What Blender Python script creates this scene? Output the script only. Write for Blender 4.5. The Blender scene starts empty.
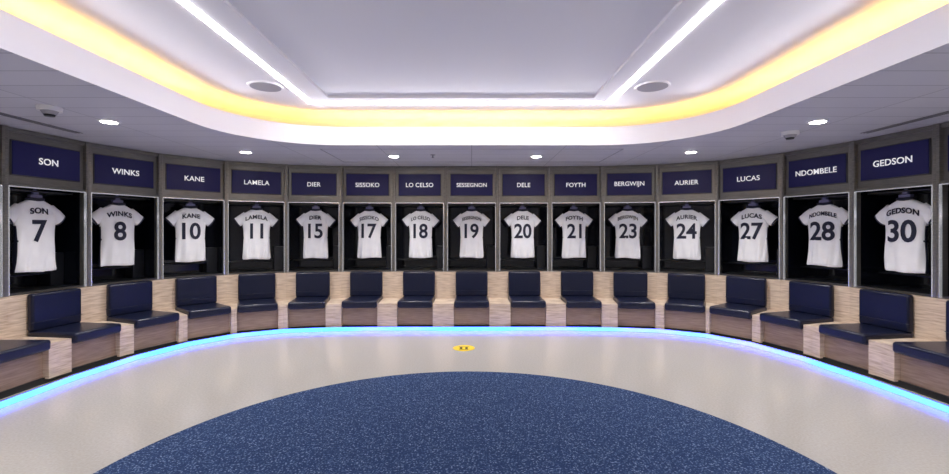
import bpy, bmesh, math, random
from mathutils import Vector, Matrix
random.seed(4)
S = bpy.context.scene
COL = S.collection
H = 1.5
W = 0.865
# ------------------------------------------------------------ materials
def mat(name, col, rough=0.5, metal=0.0, emit=None, estr=0.0, spec=0.5, coat=0.0):
    m = bpy.data.materials.new(name); m.use_nodes = True
    b = m.node_tree.nodes['Principled BSDF']
    b.inputs['Base Color'].default_value = (*col, 1)
    b.inputs['Roughness'].default_value = rough
    b.inputs['Metallic'].default_value = metal
    b.inputs['Specular IOR Level'].default_value = spec
    b.inputs['Coat Weight'].default_value = coat
    if emit:
        b.inputs['Emission Color'].default_value = (*emit, 1)
        b.inputs['Emission Strength'].default_value = estr
    return m
def N(m, t, **kw):
    n = m.node_tree.nodes.new(t)
    for k, v in kw.items(): setattr(n, k, v)
    return n
def L(m, a, b): m.node_tree.links.new(a, b)
def ramp(m, stops):
    r = N(m, 'ShaderNodeValToRGB'); e = r.color_ramp.elements
    while len(e) < len(stops): e.new(0.5)
    for i, (p, c) in enumerate(stops):
        e[i].position = p; e[i].color = (*c, 1)
    return r
def bsdf(m): return m.node_tree.nodes['Principled BSDF']
def noise_col(m, scale, stops, mapscale=(1, 1, 1), detail=4, bump=0.0, coord='Object'):
    tc = N(m, 'ShaderNodeTexCoord'); mp = N(m, 'ShaderNodeMapping'); mp.inputs['Scale'].default_value = mapscale
    nz = N(m, 'ShaderNodeTexNoise'); nz.inputs['Scale'].default_value = scale; nz.inputs['Detail'].default_value = detail
    L(m, tc.outputs[coord], mp.inputs[0]); L(m, mp.outputs[0], nz.inputs['Vector'])
    r = ramp(m, stops); L(m, nz.outputs['Fac'], r.inputs[0]); L(m, r.outputs[0], bsdf(m).inputs['Base Color'])
    if bump:
        bp = N(m, 'ShaderNodeBump'); bp.inputs['Strength'].default_value = bump; bp.inputs['Distance'].default_value = 0.01
        L(m, nz.outputs['Fac'], bp.inputs['Height']); L(m, bp.outputs[0], bsdf(m).inputs['Normal'])
    return m
M_floor = noise_col(mat('vinyl_floor', (.5, .48, .45), 0.17), 60, [(0.3, (.40, .38, .355)), (0.7, (.47, .45, .42))])
M_wood = noise_col(mat('pale_oak', (.6, .45, .33), 0.45), 5, [(0.3, (.42, .31, .23)), (0.5, (.58, .46, .355)), (0.7, (.70, .58, .46))], (1.2, 1.2, 14), 5)
M_woodshade = noise_col(mat('oak_recess_shade', (.4, .28, .2), 0.5), 5, [(0.3, (.27, .18, .12)), (0.7, (.42, .30, .21))], (1.2, 1.2, 14), 5)  # shade of the under-seat recess put into the colour, a darker oak
M_navy = noise_col(mat('navy_leather', (.01, .014, .04), 0.3, spec=.4), 90, [(0.3, (.004, .006, .022)), (0.7, (.006, .009, .030))], bump=.12)
M_steel = noise_col(mat('brushed_steel', (.3, .29, .27), 0.35, 0.75), 8, [(0.3, (.18, .172, .155)), (0.7, (.29, .28, .25))], (1, 1, 30))
M_edgeglow = mat('polished_aluminium_glow', (.8, .8, .82), 0.22, 0.8, emit=(.93, .95, 1), estr=.12)  # bright edge lines helped by a faint emission; the metal is no lamp
M_profile = mat('dull_aluminium', (.35, .35, .38), 0.4, 0.8)
M_dsteel = mat('dark_steel', (.10, .098, .095), 0.35, 0.7)
M_plate = mat('blue_name_plate', (.014, .014, .10), 0.35, spec=.35)
M_black = mat('black_glass', (.003, .004, .008), 0.10)
M_blk2 = mat('black_laminate', (.006, .007, .010), 0.35)
M_white = mat('white_letters', (.9, .9, .92), 0.5, emit=(1, 1, 1), estr=.25)
M_jersey = noise_col(mat('white_jersey', (.85, .85, .88), 0.75), 7, [(0.3, (.84, .84, .87)), (0.7, (.90, .90, .92))], bump=.35)
M_jnavy = mat('jersey_navy', (.006, .008, .028), 0.7)
M_hang = mat('hanger_plastic', (.16, .16, .30), 0.35)
M_ceil = mat('ceiling_paint', (.90, .89, .91), 0.7)
M_ceilin = mat('ceiling_panel_grey', (.90, .90, .92), 0.7)
M_fascia = mat('fascia_paint', (.78, .77, .83), 0.6)
M_wall = mat('wall_paint', (.60, .60, .62), 0.7)
M_led = mat('white_led', (1, 1, 1), emit=(1, .97, .98), estr=17)
M_cove = mat('warm_led', (1, .8, .4), emit=(1, .56, .11), estr=7.5)
M_lamp = mat('downlight_lens', (1, 1, 1), emit=(1, .96, .9), estr=14)
M_trimw = mat('white_plastic', (.85, .85, .85), 0.4)
M_grille = mat('grey_grille', (.36, .36, .40), 0.6)
M_yel = mat('yellow_vinyl', (.85, .6, .02), 0.4)
M_blackp = mat('black_print', (.01, .01, .01), 0.5)
# soffit metal tiles
M_tile = mat('perforated_ceiling_tile', (.6, .6, .66), 0.5)
tc = N(M_tile, 'ShaderNodeTexCoord'); br = N(M_tile, 'ShaderNodeTexBrick')
br.offset = 0.0; br.inputs['Scale'].default_value = 1.0
br.inputs['Brick Width'].default_value = 1.2; br.inputs['Row Height'].default_value = 0.3
br.inputs['Mortar Size'].default_value = 0.006; br.inputs['Mortar Smooth'].default_value = 0.1
br.inputs['Color1'].default_value = (.62, .62, .67, 1); br.inputs['Color2'].default_value = (.66, .66, .71, 1)
br.inputs['Mortar'].default_value = (.40, .40, .44, 1)
L(M_tile, tc.outputs['Object'], br.inputs['Vector']); L(M_tile, br.outputs['Color'], bsdf(M_tile).inputs['Base Color'])
# carpet
M_carpet = mat('speckled_blue_carpet', (.03, .06, .16), 0.9, spec=.2)
tc = N(M_carpet, 'ShaderNodeTexCoord')
v = N(M_carpet, 'ShaderNodeTexNoise'); v.inputs['Scale'].default_value = 85; v.inputs['Detail'].default_value = 1.5
L(M_carpet, tc.outputs['Object'], v.inputs['Vector'])
r = ramp(M_carpet, [(0.0, (.008, .022, .075)), (0.45, (.014, .034, .10)), (0.60, (.032, .066, .16)), (0.70, (.20, .26, .38))])
L(M_carpet, v.outputs['Fac'], r.inputs[0]); L(M_carpet, r.outputs[0], bsdf(M_carpet).inputs['Base Color'])
# blue base led
M_blue = mat('blue_led', (.2, .4, 1), emit=(.1, .3, 1), estr=6.0)
tc = N(M_blue, 'ShaderNodeTexCoord'); nz = N(M_blue, 'ShaderNodeTexNoise'); nz.inputs['Scale'].default_value = 0.8
L(M_blue, tc.outputs['Object'], nz.inputs['Vector'])
r = ramp(M_blue, [(0.38, (.008, .085, 1)), (0.5, (.015, .065, 1)), (0.64, (.05, .05, 1))])
L(M_blue, nz.outputs['Fac'], r.inputs[0]); L(M_blue, r.outputs[0], bsdf(M_blue).inputs['Emission Color'])

# ------------------------------------------------------------ helpers
def link(me, name, m=None, parent=None, mats=None):
    o = bpy.data.objects.new(name, me); COL.objects.link(o)
    if m and not me.materials: me.materials.append(m)
    if mats and not me.materials:
        for x in mats: me.materials.append(x)
    if parent: o.parent = parent
    return o
def empty(name, loc=(0, 0, 0), rz=0, parent=None):
    o = bpy.data.objects.new(name, None); COL.objects.link(o)
    o.location = loc; o.rotation_euler = (0, 0, rz); o.empty_display_size = .1
    if parent: o.parent = parent
    return o
def bm_box(bm, x0, x1, y0, y1, z0, z1, mi=0, bev=0, seg=2):
    c = bmesh.ops.create_cube(bm, size=1)
    vs = c['verts']
    for v in vs:
        v.co = Vector(((x0 + x1) / 2 + v.co.x * (x1 - x0), (y0 + y1) / 2 + v.co.y * (y1 - y0), (z0 + z1) / 2 + v.co.z * (z1 - z0)))
    fs = set(f for v in vs for f in v.link_faces)
    for f in fs: f.material_index = mi
    if bev:
        es = list(set(e for v in vs for e in v.link_edges))
        r = bmesh.ops.bevel(bm, geom=es, offset=bev, segments=seg, affect='EDGES', profile=.5)
        for f in r['faces']: f.material_index = mi; f.smooth = True
def bm_prism(bm, pts, z0, z1, mi=0):
    n = len(pts)
    a = [bm.verts.new((p[0], p[1], z0)) for p in pts]
    b = [bm.verts.new((p[0], p[1], z1)) for p in pts]
    fs = [bm.faces.new(a[::-1]), bm.faces.new(b)]
    for i in range(n): fs.append(bm.faces.new((a[i], a[(i + 1) % n], b[(i + 1) % n], b[i])))
    for f in fs: f.material_index = mi
def bm_cyl(bm, cx, cy, z0, z1, r0, r1=None, seg=32, mi=0):
    r1 = r0 if r1 is None else r1
    a = []; b = []
    for i in range(seg):
        t = 2 * math.pi * i / seg
        a.append(bm.verts.new((cx + r0 * math.cos(t), cy + r0 * math.sin(t), z0)))
        b.append(bm.verts.new((cx + r1 * math.cos(t), cy + r1 * math.sin(t), z1)))
    fs = [bm.faces.new(a[::-1]), bm.faces.new(b)]
    for i in range(seg): fs.append(bm.faces.new((a[i], a[(i + 1) % seg], b[(i + 1) % seg], b[i])))
    for f in fs: f.material_index = mi
def fin(bm, name, recalc=True):
    if recalc: bmesh.ops.recalc_face_normals(bm, faces=bm.faces)
    me = bpy.data.meshes.new(name); bm.to_mesh(me); bm.free(); return me
def tube(bm, pts, rad, seg=8, mi=0, closed=False):
    rings = []
    n = len(pts)
    for i, p in enumerate(pts):
        p = Vector(p)
        a = Vector(pts[(i - 1) % n if closed else max(i - 1, 0)]); b = Vector(pts[(i + 1) % n if closed else min(i + 1, n - 1)])
        t = (b - a).normalized(); up = Vector((0, 1, 0)) if abs(t.y) < .9 else Vector((1, 0, 0))
        u = t.cross(up).normalized(); w = t.cross(u)
        rings.append([bm.verts.new(p + rad * (math.cos(2 * math.pi * k / seg) * u + math.sin(2 * math.pi * k / seg) * w)) for k in range(seg)])
    for i in range(n if closed else n - 1):
        r0 = rings[i]; r1 = rings[(i + 1) % n]
        for k in range(seg):
            f = bm.faces.new((r0[k], r0[(k + 1) % seg], r1[(k + 1) % seg], r1[k])); f.material_index = mi; f.smooth = True
def text_mesh(s, size, bold=0.0, extr=0.002, spacing=1.0, sx=1.0):
    cu = bpy.data.curves.new('txt', 'FONT'); cu.body = s; cu.size = size; cu.offset = bold; cu.extrude = extr
    cu.align_x = 'CENTER'; cu.align_y = 'CENTER'; cu.space_character = spacing; cu.resolution_u = 4
    o = bpy.data.objects.new('txt', cu); COL.objects.link(o)
    bpy.context.view_layer.update()
    dg = bpy.context.evaluated_depsgraph_get()
    me = bpy.data.meshes.new_from_object(o.evaluated_get(dg))
    bpy.data.objects.remove(o); me.materials.clear()
    xs = [v.co.x for v in me.vertices]; ys = [v.co.y for v in me.vertices]
    cx = (min(xs) + max(xs)) / 2; cy = (min(ys) + max(ys)) / 2
    for v in me.vertices:   # stand upright, facing -y
        x, y, z = v.co; v.co = ((x - cx) * sx, -z, y - cy)
    return me, (max(xs) - min(xs)) * sx

# ------------------------------------------------------------ room curve
headR = {0: 0, 1: 0, 2: 2, 3: 10, 4: 28, 5: 52, 6: 71, 7: 82, 8: 88, 9: 90}
headL = {0: 0, 1: 0, 2: 2, 3: 10, 4: 27, 5: 49, 6: 68, 7: 82, 8: 90, 9: 92}
D2 = 7.42
bays = {0: (Vector((0, D2)), 0.0)}
def side(heads, s):
    out = [Vector((W / 2 * s, D2))]
    p = out[0]
    for i in range(1, 10):
        a = math.radians(heads[i]); q = p + Vector((s * math.cos(a), -math.sin(a))) * W
        bays[i * s] = ((p + q) / 2, a * s)
        out.append(q); p = q
    return out
right = side(headR, 1); left = side(headL, -1)
V = list(reversed(left)) + right
def bay_normal(i): a = bays[i][1]; return Vector((math.sin(a), math.cos(a)))
NB = [bay_normal(i) for i in range(-9, 10)]
def off(j, d):   # inward offset of vertex j
    if j == 0: n = NB[0]; return V[0] - n * d
    if j == len(V) - 1: return V[-1] - NB[-1] * d
    n1, n2 = NB[j - 1], NB[j]
    return V[j] - (n1 + n2) * (d / (1 + n1.dot(n2)))
def strip(bm, d0, d1, z0, z1, mi=0, extra=None):
    for j in range(len(V) - 1):
        ea = extra(j) if extra else 0; eb = extra(j + 1) if extra else 0
        a, b, c, d = off(j, d0 + ea), off(j + 1, d0 + eb), off(j + 1, d1 + eb), off(j, d1 + ea)
        bm_prism(bm, [a, b, c, d], z0, z1, mi)

# ------------------------------------------------------------ room shell
X0, X1, Y0, Y1 = -5.6, 5.6, -2.6, 8.15
bm = bmesh.new(); bm_box(bm, X0, X1, Y0, Y1, -.1, 0); link(fin(bm, 'floor'), 'floor', M_floor)
for nm, b in (('wall_back', (X0, X1, Y1, Y1 + .1)), ('wall_front', (X0, X1, Y0 - .1, Y0)), ('wall_left', (X0 - .1, X0, Y0 - .1, Y1 + .1)), ('wall_right', (X1, X1 + .1, Y0 - .1, Y1 + .1))):
    bm = bmesh.new(); bm_box(bm, *b, -.1, 3.3); link(fin(bm, nm), nm, M_wall)
for s, nm, e in ((-1, 'wall_side_left', V[0]), (1, 'wall_side_right', V[-1])):
    bm = bmesh.new()
    xs = sorted((e.x, s * X1)); bm_box(bm, xs[0], xs[1], Y0, e.y - .02, 0, 2.58); link(fin(bm, nm), nm, M_wall)

def rrect(x0, x1, y0, y1, r, n=14):
    pts = []
    for cx, cy, a0 in ((x1 - r, y1 - r, 0), (x0 + r, y1 - r, 90), (x0 + r, y0 + r, 180), (x1 - r, y0 + r, 270)):
        for k in range(n + 1):
            a = math.radians(a0 + 90 * k / n); pts.append((cx + r * math.cos(a), cy + r * math.sin(a)))
    return pts
def ring_face(bm, outer, inner, z, mi=0):
    es = []
    for pts in (outer, inner):
        vs = [bm.verts.new((p[0], p[1], z)) for p in pts]
        for i in range(len(vs)): es.append(bm.edges.new((vs[i], vs[(i + 1) % len(vs)])))
    r = bmesh.ops.triangle_fill(bm, edges=es, use_beauty=True, use_dissolve=False)
    for g in r['geom']:
        if isinstance(g, bmesh.types.BMFace): g.material_index = mi
def wallring(bm, pts, z0, z1, mi=0, smooth=True, pts2=None):
    pts2 = pts2 or pts
    a = [bm.verts.new((p[0], p[1], z0)) for p in pts]; b = [bm.verts.new((p[0], p[1], z1)) for p in pts2]
    n = len(pts)
    for i in range(n):
        f = bm.faces.new((a[i], a[(i + 1) % n], b[(i + 1) % n], b[i])); f.material_index = mi; f.smooth = smooth
ZS, ZL, ZU = 2.58, 2.81, 3.0
TX0, TX1, TY0, TY1 = -2.78, 2.74, -1.4, 5.6
tray = rrect(TX0, TX1, TY0, TY1, 1.15)
tray_b = rrect(TX0 - .06, TX1 + .06, TY0 - .06, TY1 + .06, 1.21)
cove = rrect(TX0 - .85, TX1 + .85, TY0 - .5, TY1 + .85, 2.0)
rect = [(X0, Y0), (X1, Y0), (X1, Y1), (X0, Y1)]
bm = bmesh.new(); ring_face(bm, rect, tray, ZS, 0)
link(fin(bm, 'ceiling_soffit', False), 'ceiling_soffit', M_tile)
bm = bmesh.new()
wallring(bm, tray, ZS, ZL); ring_face(bm, tray_b, tray, ZL); wallring(bm, tray_b, 2.66, ZL)
ring_face(bm, cove, tray_b, 2.66); wallring(bm, cove, 2.66, ZU)
link(fin(bm, 'trim_cove', False), 'trim_cove', M_fascia)
RX0, RX1, RY0, RY1 = -1.62, 1.38, -.9, 5.02
hole = [(RX0, RY0), (RX1, RY0), (RX1, RY1), (RX0, RY1)]
bm = bmesh.new(); ring_face(bm, rect, hole, ZU, 0); wallring(bm, hole, ZU, ZU + .03, 0, False)
vs = [bm.verts.new((p[0], p[1], ZU + .03)) for p in hole]; f = bm.faces.new(vs); f.material_index = 1
link(fin(bm, 'ceiling', False), 'ceiling', mats=[M_ceil, M_ceilin])
LX0, LX1, LY0, LY1, lw = -1.88, 1.6, -1.1, 5.2, .030
bm = bmesh.new()
for b in ((LX0 - lw, LX0 + lw, LY0 - lw, LY1 + lw), (LX1 - lw, LX1 + lw, LY0 - lw, LY1 + lw), (LX0 + lw, LX1 - lw, LY1 - lw, LY1 + lw), (LX0 + lw, LX1 - lw, LY0 - lw, LY0 + lw)):
    bm_box(bm, *b, ZU - .006, ZU + .002)
link(fin(bm, 'led_ceiling_strip'), 'led_ceiling_strip', M_led)
bm = bmesh.new()
ci = rrect(TX0 - .12, TX1 + .12, TY0 - .12, TY1 + .12, 1.27); co = rrect(TX0 - .18, TX1 + .18, TY0 - .18, TY1 + .18, 1.33)
wallring(bm, ci, 2.66, 2.70); wallring(bm, co, 2.66, 2.70)
wallring(bm, ci, 2.70, 2.70, pts2=co)
cv = link(fin(bm, 'led_cove_strip', False), 'led_cove_strip', M_cove)
# added cool fill lights, hidden behind the lip to brighten the ceiling centre
cxm, cym = (TX0 + TX1) / 2, (TY0 + TY1) / 2
for (x, y, ln, d) in ((TX0 - .09, cym, 5.4, (1, 0)), (TX1 + .09, cym, 5.4, (-1, 0)), (cxm, TY1 + .09, 3.8, (0, -1)), (cxm, TY0 - .09, 3.8, (0, 1))):
    ld = bpy.data.lights.new('cove_fill', 'AREA'); ld.shape = 'RECTANGLE'; ld.size = ln; ld.size_y = .03; ld.energy = 7.5 * ln / 4.4; ld.color = (.93, .92, 1)
    ld.spread = math.radians(60)
    lo = bpy.data.objects.new('ceiling_fill', ld); COL.objects.link(lo); lo.parent = cv; lo.location = (x, y, 2.80)
    lo.rotation_euler = Vector((d[0], d[1], .10)).to_track_quat('-Z', 'Y').to_euler()

bm = bmesh.new()
for b in ((-2.0, 2.0, 5.85, 5.862), (-2.0, 2.0, 6.95, 6.962), (-2.0, -1.988, 5.85, 6.96), (1.988, 2.0, 5.85, 6.96), (-.006, .006, 5.85, 6.96)):
    bm_box(bm, *b, ZS - .004, ZS)
link(fin(bm, 'trim_access_panel'), 'trim_access_panel', M_grille)
for s in (-1, 1):
    bm = bmesh.new()
    for k in range(3): bm_box(bm, s * 4.32 - .042 + k * .035, s * 4.32 - .028 + k * .035, 2.6, 4.9, ZS - .006, ZS - .001, 1)
    bm_box(bm, s * 4.32 - .06, s * 4.32 + .06, 2.58, 4.92, ZS - .003, ZS - .001, 0)
    link(fin(bm, 'linear_air_diffuser'), 'linear_air_diffuser', mats=[M_tile, M_dsteel])

# ------------------------------------------------------------ downlights etc.
def dl_mesh():
    bm = bmesh.new(); bm_cyl(bm, 0, 0, -.012, 0, .085, .095, 32, 0); bm_cyl(bm, 0, 0, -.016, -.011, .065, .065, 32, 1)
    me = fin(bm, 'downlight'); me.materials.append(M_trimw); me.materials.append(M_lamp); return me
DL = dl_mesh()
for x, y in ((-3.56, 4.37), (3.4, 4.37), (-3.07, 6.05), (2.98, 6.05), (-1.12, 6.4), (.93, 6.4), (-3.6, 1.9), (3.5, 1.9), (-3.6, -.6), (3.5, -.6)):
    o = link(DL, 'downlight'); o.location = (x, y, ZS)
    ld = bpy.data.lights.new('downlight_lamp', 'SPOT'); ld.energy = 80; ld.spot_size = math.radians(125); ld.spot_blend = .8
    ld.shadow_soft_size = .06; ld.color = (1, .96, .93)
    lo = bpy.data.objects.new('lamp', ld); COL.objects.link(lo); lo.parent = o; lo.location = (0, 0, -.03)
def smoke(x, y):
    bm = bmesh.new(); bm_cyl(bm, 0, 0, -.035, 0, .085, .09, 28, 0); bm_cyl(bm, 0, 0, -.065, -.035, .045, .062, 28, 1); bm_cyl(bm, 0, 0, -.08, -.065, .036, .042, 28, 2)
    o = link(fin(bm, 'smoke_detector'), 'smoke_detector', mats=[M_trimw, M_grille, M_blk2]); o.location = (x, y, ZS)
smoke(-3.68, 3.88); smoke(3.47, 4.85)
bm = bmesh.new(); bm_cyl(bm, 0, 0, -.008, 0, .035, .04, 20, 0); bm_cyl(bm, 0, 0, -.04, -.008, .01, .01, 10, 0); bm_cyl(bm, 0, 0, -.045, -.04, .022, .022, 16, 0)
o = link(fin(bm, 'fire_sprinkler'), 'fire_sprinkler', M_grille); o.location = (-.55, 6.3, ZS)
for x in (-2.13, 1.87):
    bm = bmesh.new(); bm_cyl(bm, 0, 0, -.012, 0, .165, .175, 40, 0); bm_cyl(bm, 0, 0, -.016, -.011, .15, .15, 40, 1)
    o = link(fin(bm, 'ceiling_speaker'), 'ceiling_speaker', mats=[M_ceil, M_grille]); o.location = (x, 4.6, ZU)

# ------------------------------------------------------------ bench
bm = bmesh.new()
strip(bm, 0, .60, 0, .06, 2)
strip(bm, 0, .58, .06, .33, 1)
strip(bm, -.02, .07, .33, .825, 0)
SW = .272
def seat_pt(i, x, d):
    c, a = bays[i]; t = Vector((math.cos(a), -math.sin(a))); return c + t * x - bay_normal(i) * d
for j in range(1, len(V) - 1):
    iL, iR = j - 10, j - 9
    pts = [seat_pt(iL, SW, .07), off(j, .07), seat_pt(iR, -SW, .07), seat_pt(iR, -SW, .64), off(j, .64), seat_pt(iL, SW, .64)]
    bm_prism(bm, pts, .045, .39, 0)
link(fin(bm, 'wooden_bench'), 'wooden_bench', mats=[M_wood, M_woodshade, M_blk2])
bm = bmesh.new()
ex = lambda j: .09 * max(0, min(1, (abs(j - 9.5) - 4) / 3))
strip(bm, .69, .72, 0, .055, 1, ex)       # opaque aluminium profile, added to keep blue spill off the riser
strip(bm, .7205, .73, .003, .055, 0, ex)     # glowing diffuser on its room side
link(fin(bm, 'led_floor_strip'), 'led_floor_strip', mats=[M_blue, M_profile])

# ------------------------------------------------------------ seats (shared meshes)
bm = bmesh.new(); bm_box(bm, -.265, .265, -.68, -.08, .335, .44, 0, .028, 4)
bm_box(bm, -.24, .24, -.64, -.60, .329, .34, 0)
ME_cush = fin(bm, 'cushion')
bm = bmesh.new(); bm_box(bm, -.262, .262, -.15, -.073, .435, .835, 0, .025, 4)
ME_bk = fin(bm, 'backrest')
bm = bmesh.new(); bm_box(bm, -.262, .262, -.153, -.072, .525, .531, 0, .002, 1); ME_seam = fin(bm, 'seam')

# ------------------------------------------------------------ locker meshes
hw = W / 2 - .001
bm = bmesh.new()
for s in (-1, 1):
    a, b = sorted((s * (hw - .032), s * hw)); bm_box(bm, a, b, -.045, .05, .83, 2.575, 0, .004, 1)
    a, b = sorted((s * (hw - .038), s * (hw - .032))); bm_box(bm, a, b, -.05, -.02, .83, 1.965, 2)
bm_box(bm, -hw + .032, hw - .032, -.03, .05, 1.965, 2.0, 0, .003, 1)
bm_box(bm, -hw + .04, hw - .04, -.045, -.03, 1.96, 1.970, 2)
bm_box(bm, -hw + .032, hw - .032, -.03, .05, 2.53, 2.575, 0, .003, 1)
bm_box(bm, -hw + .032, hw - .032, -.02, .03, .83, .85, 1)
ME_frame = fin(bm, 'frame')
bm = bmesh.new()
bm_box(bm, -hw + .03, hw - .03, .0, .45, 2.0, 2.53, 0)
bm_box(bm, -.358, .358, -.010, .01, 2.08, 2.455, 1, .004, 1)
ME_head = fin(bm, 'header')
bm = bmesh.new(); bm_box(bm, -.347, .347, -.02, -.008, 2.092, 2.443, 0, .004, 2); ME_plate = fin(bm, 'name_plate')
bm = bmesh.new()
bm_box(bm, -hw + .02, hw - .02, .46, .48, .83, 2.0, 0)
for s in (-1, 1):
    a, b = sorted((s * (hw - .02), s * hw)); bm_box(bm, a, b, .05, .48, .83, 2.0, 0)
bm_box(bm, -hw + .02, hw - .02, .03, .46, .83, .85, 1)
bm_box(bm, -hw + .02, hw - .02, .24, .46, 1.93, 1.95, 1)
bm_box(bm, hw - .17, hw - .02, .28, .46, .85, 1.24, 1, .006, 1)
bm_box(bm, -hw + .02, hw - .17, .30, .46, .995, 1.01, 1)
tube(bm, [(-hw + .02, .16, 1.945), (hw - .02, .16, 1.945)], .012, 10, 2)
ME_cab = fin(bm, 'cabinet')

# ------------------------------------------------------------ jersey mesh
ZT = 1.855
K = .93
prof = [(-.87, .204, .050), (-.85, .208, .060), (-.75, .203, .066), (-.62, .197, .068), (-.5, .192, .066), (-.38, .194, .064), (-.28, .202, .062), (-.2, .210, .058), (-.13, .209, .054), (-.085, .19, .048), (-.055, .15, .042), (-.028, .105, .038), (-.012, .078, .036)]
prof = [(z * K, w, d) for z, w, d in prof]
def interp(z):
    for (za, wa, da), (zb, wb, db) in zip(prof, prof[1:]):
        if z <= zb:
            t = max(0, (z - za) / (zb - za)); return wa + (wb - wa) * t, da + (db - da) * t
    return prof[-1][1:]
def surf_y(x, z):
    w, d = interp(z); u = min(abs(x) / w, 1); return -d * (1 - u ** 2.6) ** (1 / 2.6)
def jersey(seed):
    rnd = random.Random(seed); ph = [rnd.uniform(0, 6.28) for _ in range(6)]
    bm = bmesh.new(); seg = 56; rings = []
    zs = [K * z for z in [-.87 + .845 * k / 40 for k in range(40)] + [-.03, -.02, -.012]]
    for z in zs:
        w, d = interp(z); ring = []
        k = max(0, min(1, (-z - .3) / .5))
        for i in range(seg):
            t = 2 * math.pi * i / seg; c, s = math.cos(t), math.sin(t)
            x = w * math.copysign(abs(c) ** (2 / 2.6), c); y = d * math.copysign(abs(s) ** (2 / 2.6), s)
            fold = k * .016 * (math.sin(x * 38 + ph[0] + z * 5) + .6 * math.sin(x * 71 + ph[1] - z * 9))
            y += fold * (1 if s < 0 else -1)
            ring.append(bm.verts.new((x, y, z + (.006 * math.sin(x * 15 + ph[2]) if z < -.78 else 0))))
        rings.append(ring)
    for a, b in zip(rings, rings[1:]):
        for i in range(seg):
            f = bm.faces.new((a[i], a[(i + 1) % seg], b[(i + 1) % seg], b[i])); f.smooth = True
            cx = sum(v.co.x for v in f.verts) / 4; cz = sum(v.co.z for v in f.verts) / 4
            w, _ = interp(cz)
            if cz < -.3 and abs(cx) > w * .97: f.material_index = 1
    for s in (-1, 1):
        A = Vector((s * .135, 0, -.12)); B = Vector((s * (.285 + rnd.uniform(-.008, .008)), 0, -.235 + rnd.uniform(-.012, .012)))
        ax = (B - A).normalized(); pr = Vector((-ax.z * s, 0, ax.x * s)); rr = []
        n = 10
        for k in range(n + 1):
            t = k / n; c = A.lerp(B, t); hwid = .085 - .010 * t; dd = .046 - .006 * t
            ring = []
            for i in range(24):
                q = 2 * math.pi * i / 24
                ring.append(bm.verts.new(c + pr * hwid * math.cos(q) + Vector((0, 1, 0)) * (dd * math.sin(q) + .004 * math.sin(t * 9 + q * 2 + ph[3]))))
            rr.append(ring)
        for k, (a, b) in enumerate(zip(rr, rr[1:])):
            for i in range(24):
                f = bm.faces.new((a[i], a[(i + 1) % 24], b[(i + 1) % 24], b[i])); f.smooth = True
                if k >= n - 1: f.material_index = 1
    pts = []
    for i in range(28):
        q = 2 * math.pi * i / 28; pts.append((.079 * math.cos(q), .037 * math.sin(q), -.004 + .006 * abs(math.cos(q)) + (0 if math.sin(q) < 0 else -.02 * math.sin(q))))
    tube(bm, pts, .018, 8, 1, True)
    return fin(bm, 'shirt_body')
# hanger
bm = bmesh.new()
tube(bm, [(-.18, 0, -.085), (-.1, 0, -.045), (-.03, 0, .0), (0, 0, .006), (.03, 0, .0), (.1, 0, -.045), (.18, 0, -.085)], .014, 8)
hk = [(0, 0, .0), (0, 0, .05)] + [(.022 * math.sin(a), 0, .085 - .025 * math.cos(a)) for a in [0.5, 1.2, 2.0, 2.8, 3.6, 4.4]]
tube(bm, hk, .007, 8)
bm_box(bm, -.06, .06, -.028, .028, .010, .052, 0, .008, 2)
bm_box(bm, -.028, .028, -.02, .02, .052, .082, 0, .006, 2)
ME_hang = fin(bm, 'hanger')

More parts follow.
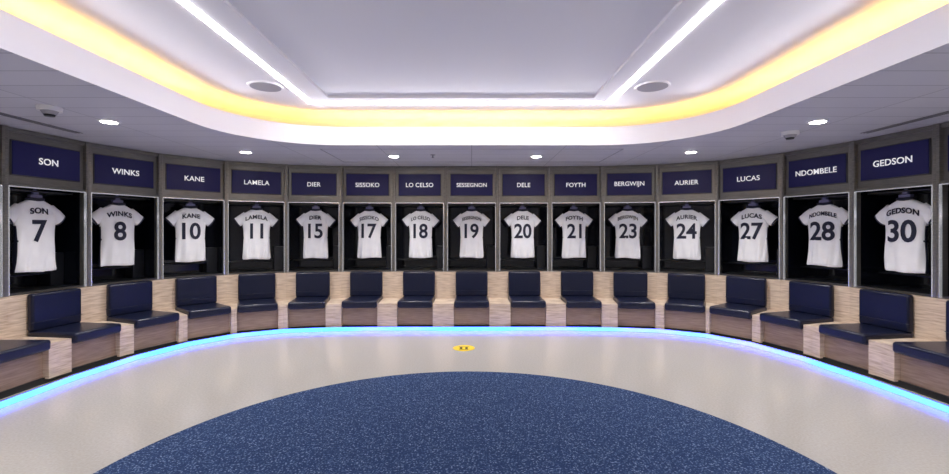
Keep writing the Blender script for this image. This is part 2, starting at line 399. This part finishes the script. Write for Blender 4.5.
names = ['SON', 'WINKS', 'KANE', 'LAMELA', 'DIER', 'SISSOKO', 'LO CELSO', 'SESSEGNON', 'DELE', 'FOYTH', 'BERGWIJN', 'AURIER', 'LUCAS', 'NDOMBELE', 'GEDSON']
nums = ['7', '8', '10', '11', '15', '17', '18', '19', '20', '21', '23', '24', '27', '28', '30']
def conform(me, zoff, arch, lift):
    for v in me.vertices:
        x, y, z = v.co; z2 = z + zoff - arch * x * x
        v.co = (x, surf_y(x, z2) + y - lift, z2)
for i in range(-9, 10):
    c, a = bays[i]
    e = empty('locker', (c.x, c.y, 0), -a)
    link(ME_frame, 'frame', parent=e, mats=[M_steel, M_dsteel, M_edgeglow])
    link(ME_head, 'header', parent=e, mats=[M_steel, M_dsteel])
    link(ME_plate, 'name_plate', M_plate, e)
    link(ME_cab, 'cabinet', parent=e, mats=[M_black, M_blk2, M_dsteel])
    s = empty('padded_seat', (c.x, c.y, 0), -a)
    link(ME_cush, 'cushion', M_navy, s); link(ME_bk, 'backrest', M_navy, s); link(ME_seam, 'seam', M_navy, s)
    if abs(i) <= 7:
        nm, nu = names[i + 7], nums[i + 7]
        me, w = text_mesh(nm, .100, .0010, .002, 1.02)
        if w > .50:
            for v_ in me.vertices: v_.co.x *= .50 / w; v_.co.z *= (.50 / w) ** .7
        t = link(me, 'name_lettering', M_white, e); t.location = (0, -.023, 2.265)
    else:
        nm, nu = None, str(31 + abs(i))
    j = empty('football_shirt', (c.x, c.y, 0), -a)
    j.location = (c.x + math.sin(a) * .16, c.y + math.cos(a) * .16, ZT); j.rotation_euler = (0, 0, -a + random.uniform(-.05, .05))
    link(jersey(i), 'shirt_body', parent=j, mats=[M_jersey, M_jnavy])
    link(ME_hang, 'hanger', M_hang, j)
    me, w = text_mesh(nu, .335, .007, .002, .98, .90); conform(me, -.355, 0, .007); link(me, 'number', M_jnavy, j)
    if nm:
        me, w = text_mesh(nm, .088, .0024 if len(nm) < 7 else .0018, .002, 1.04)
        f = min(1, .32 / w)
        for v_ in me.vertices: v_.co.x *= f; v_.co.z *= f ** .4
        conform(me, -.126, 1.5, .007); link(me, 'surname', M_jnavy, j)

# ------------------------------------------------------------ carpet + sticker
bm = bmesh.new(); ra, rb, cy = 2.31, 2.3, 2.43
pts = [(-.04 + ra * math.cos(2 * math.pi * k / 128), cy + rb * math.sin(2 * math.pi * k / 128)) for k in range(128)]
bm_prism(bm, pts, 0, .008)
link(fin(bm, 'round_carpet'), 'round_carpet', M_carpet)
bm = bmesh.new(); bm_cyl(bm, 0, 0, 0, .003, .14, .14, 40, 0)
for s in (-1, 1): bm_box(bm, s * .035 - .016, s * .035 + .016, -.05, .03, .003, .004, 1)
bm_box(bm, -.07, .07, .045, .06, .003, .004, 1); bm_box(bm, -.06, .06, -.085, -.07, .003, .004, 1)
o = link(fin(bm, 'floor_sticker'), 'floor_sticker', mats=[M_yel, M_blackp]); o.location = (-.1, 5.7, 0)

# ------------------------------------------------------------ world + camera
w = bpy.data.worlds.new('world'); S.world = w; w.use_nodes = True
w.node_tree.nodes['Background'].inputs[0].default_value = (.6, .62, .7, 1); w.node_tree.nodes['Background'].inputs[1].default_value = .3
cd = bpy.data.cameras.new('camera'); cd.sensor_width = 36; cd.lens = 445 / 949 * 36; cd.shift_x = .003; cd.shift_y = -.0063
cam = bpy.data.objects.new('camera', cd); COL.objects.link(cam); cam.location = (0, 0, H); cam.rotation_euler = (math.pi / 2, 0, 0)
cd.clip_start = .05
S.camera = cam
S.view_settings.view_transform = 'Standard'
S.view_settings.look = 'None'
S.view_settings.exposure = 0.9
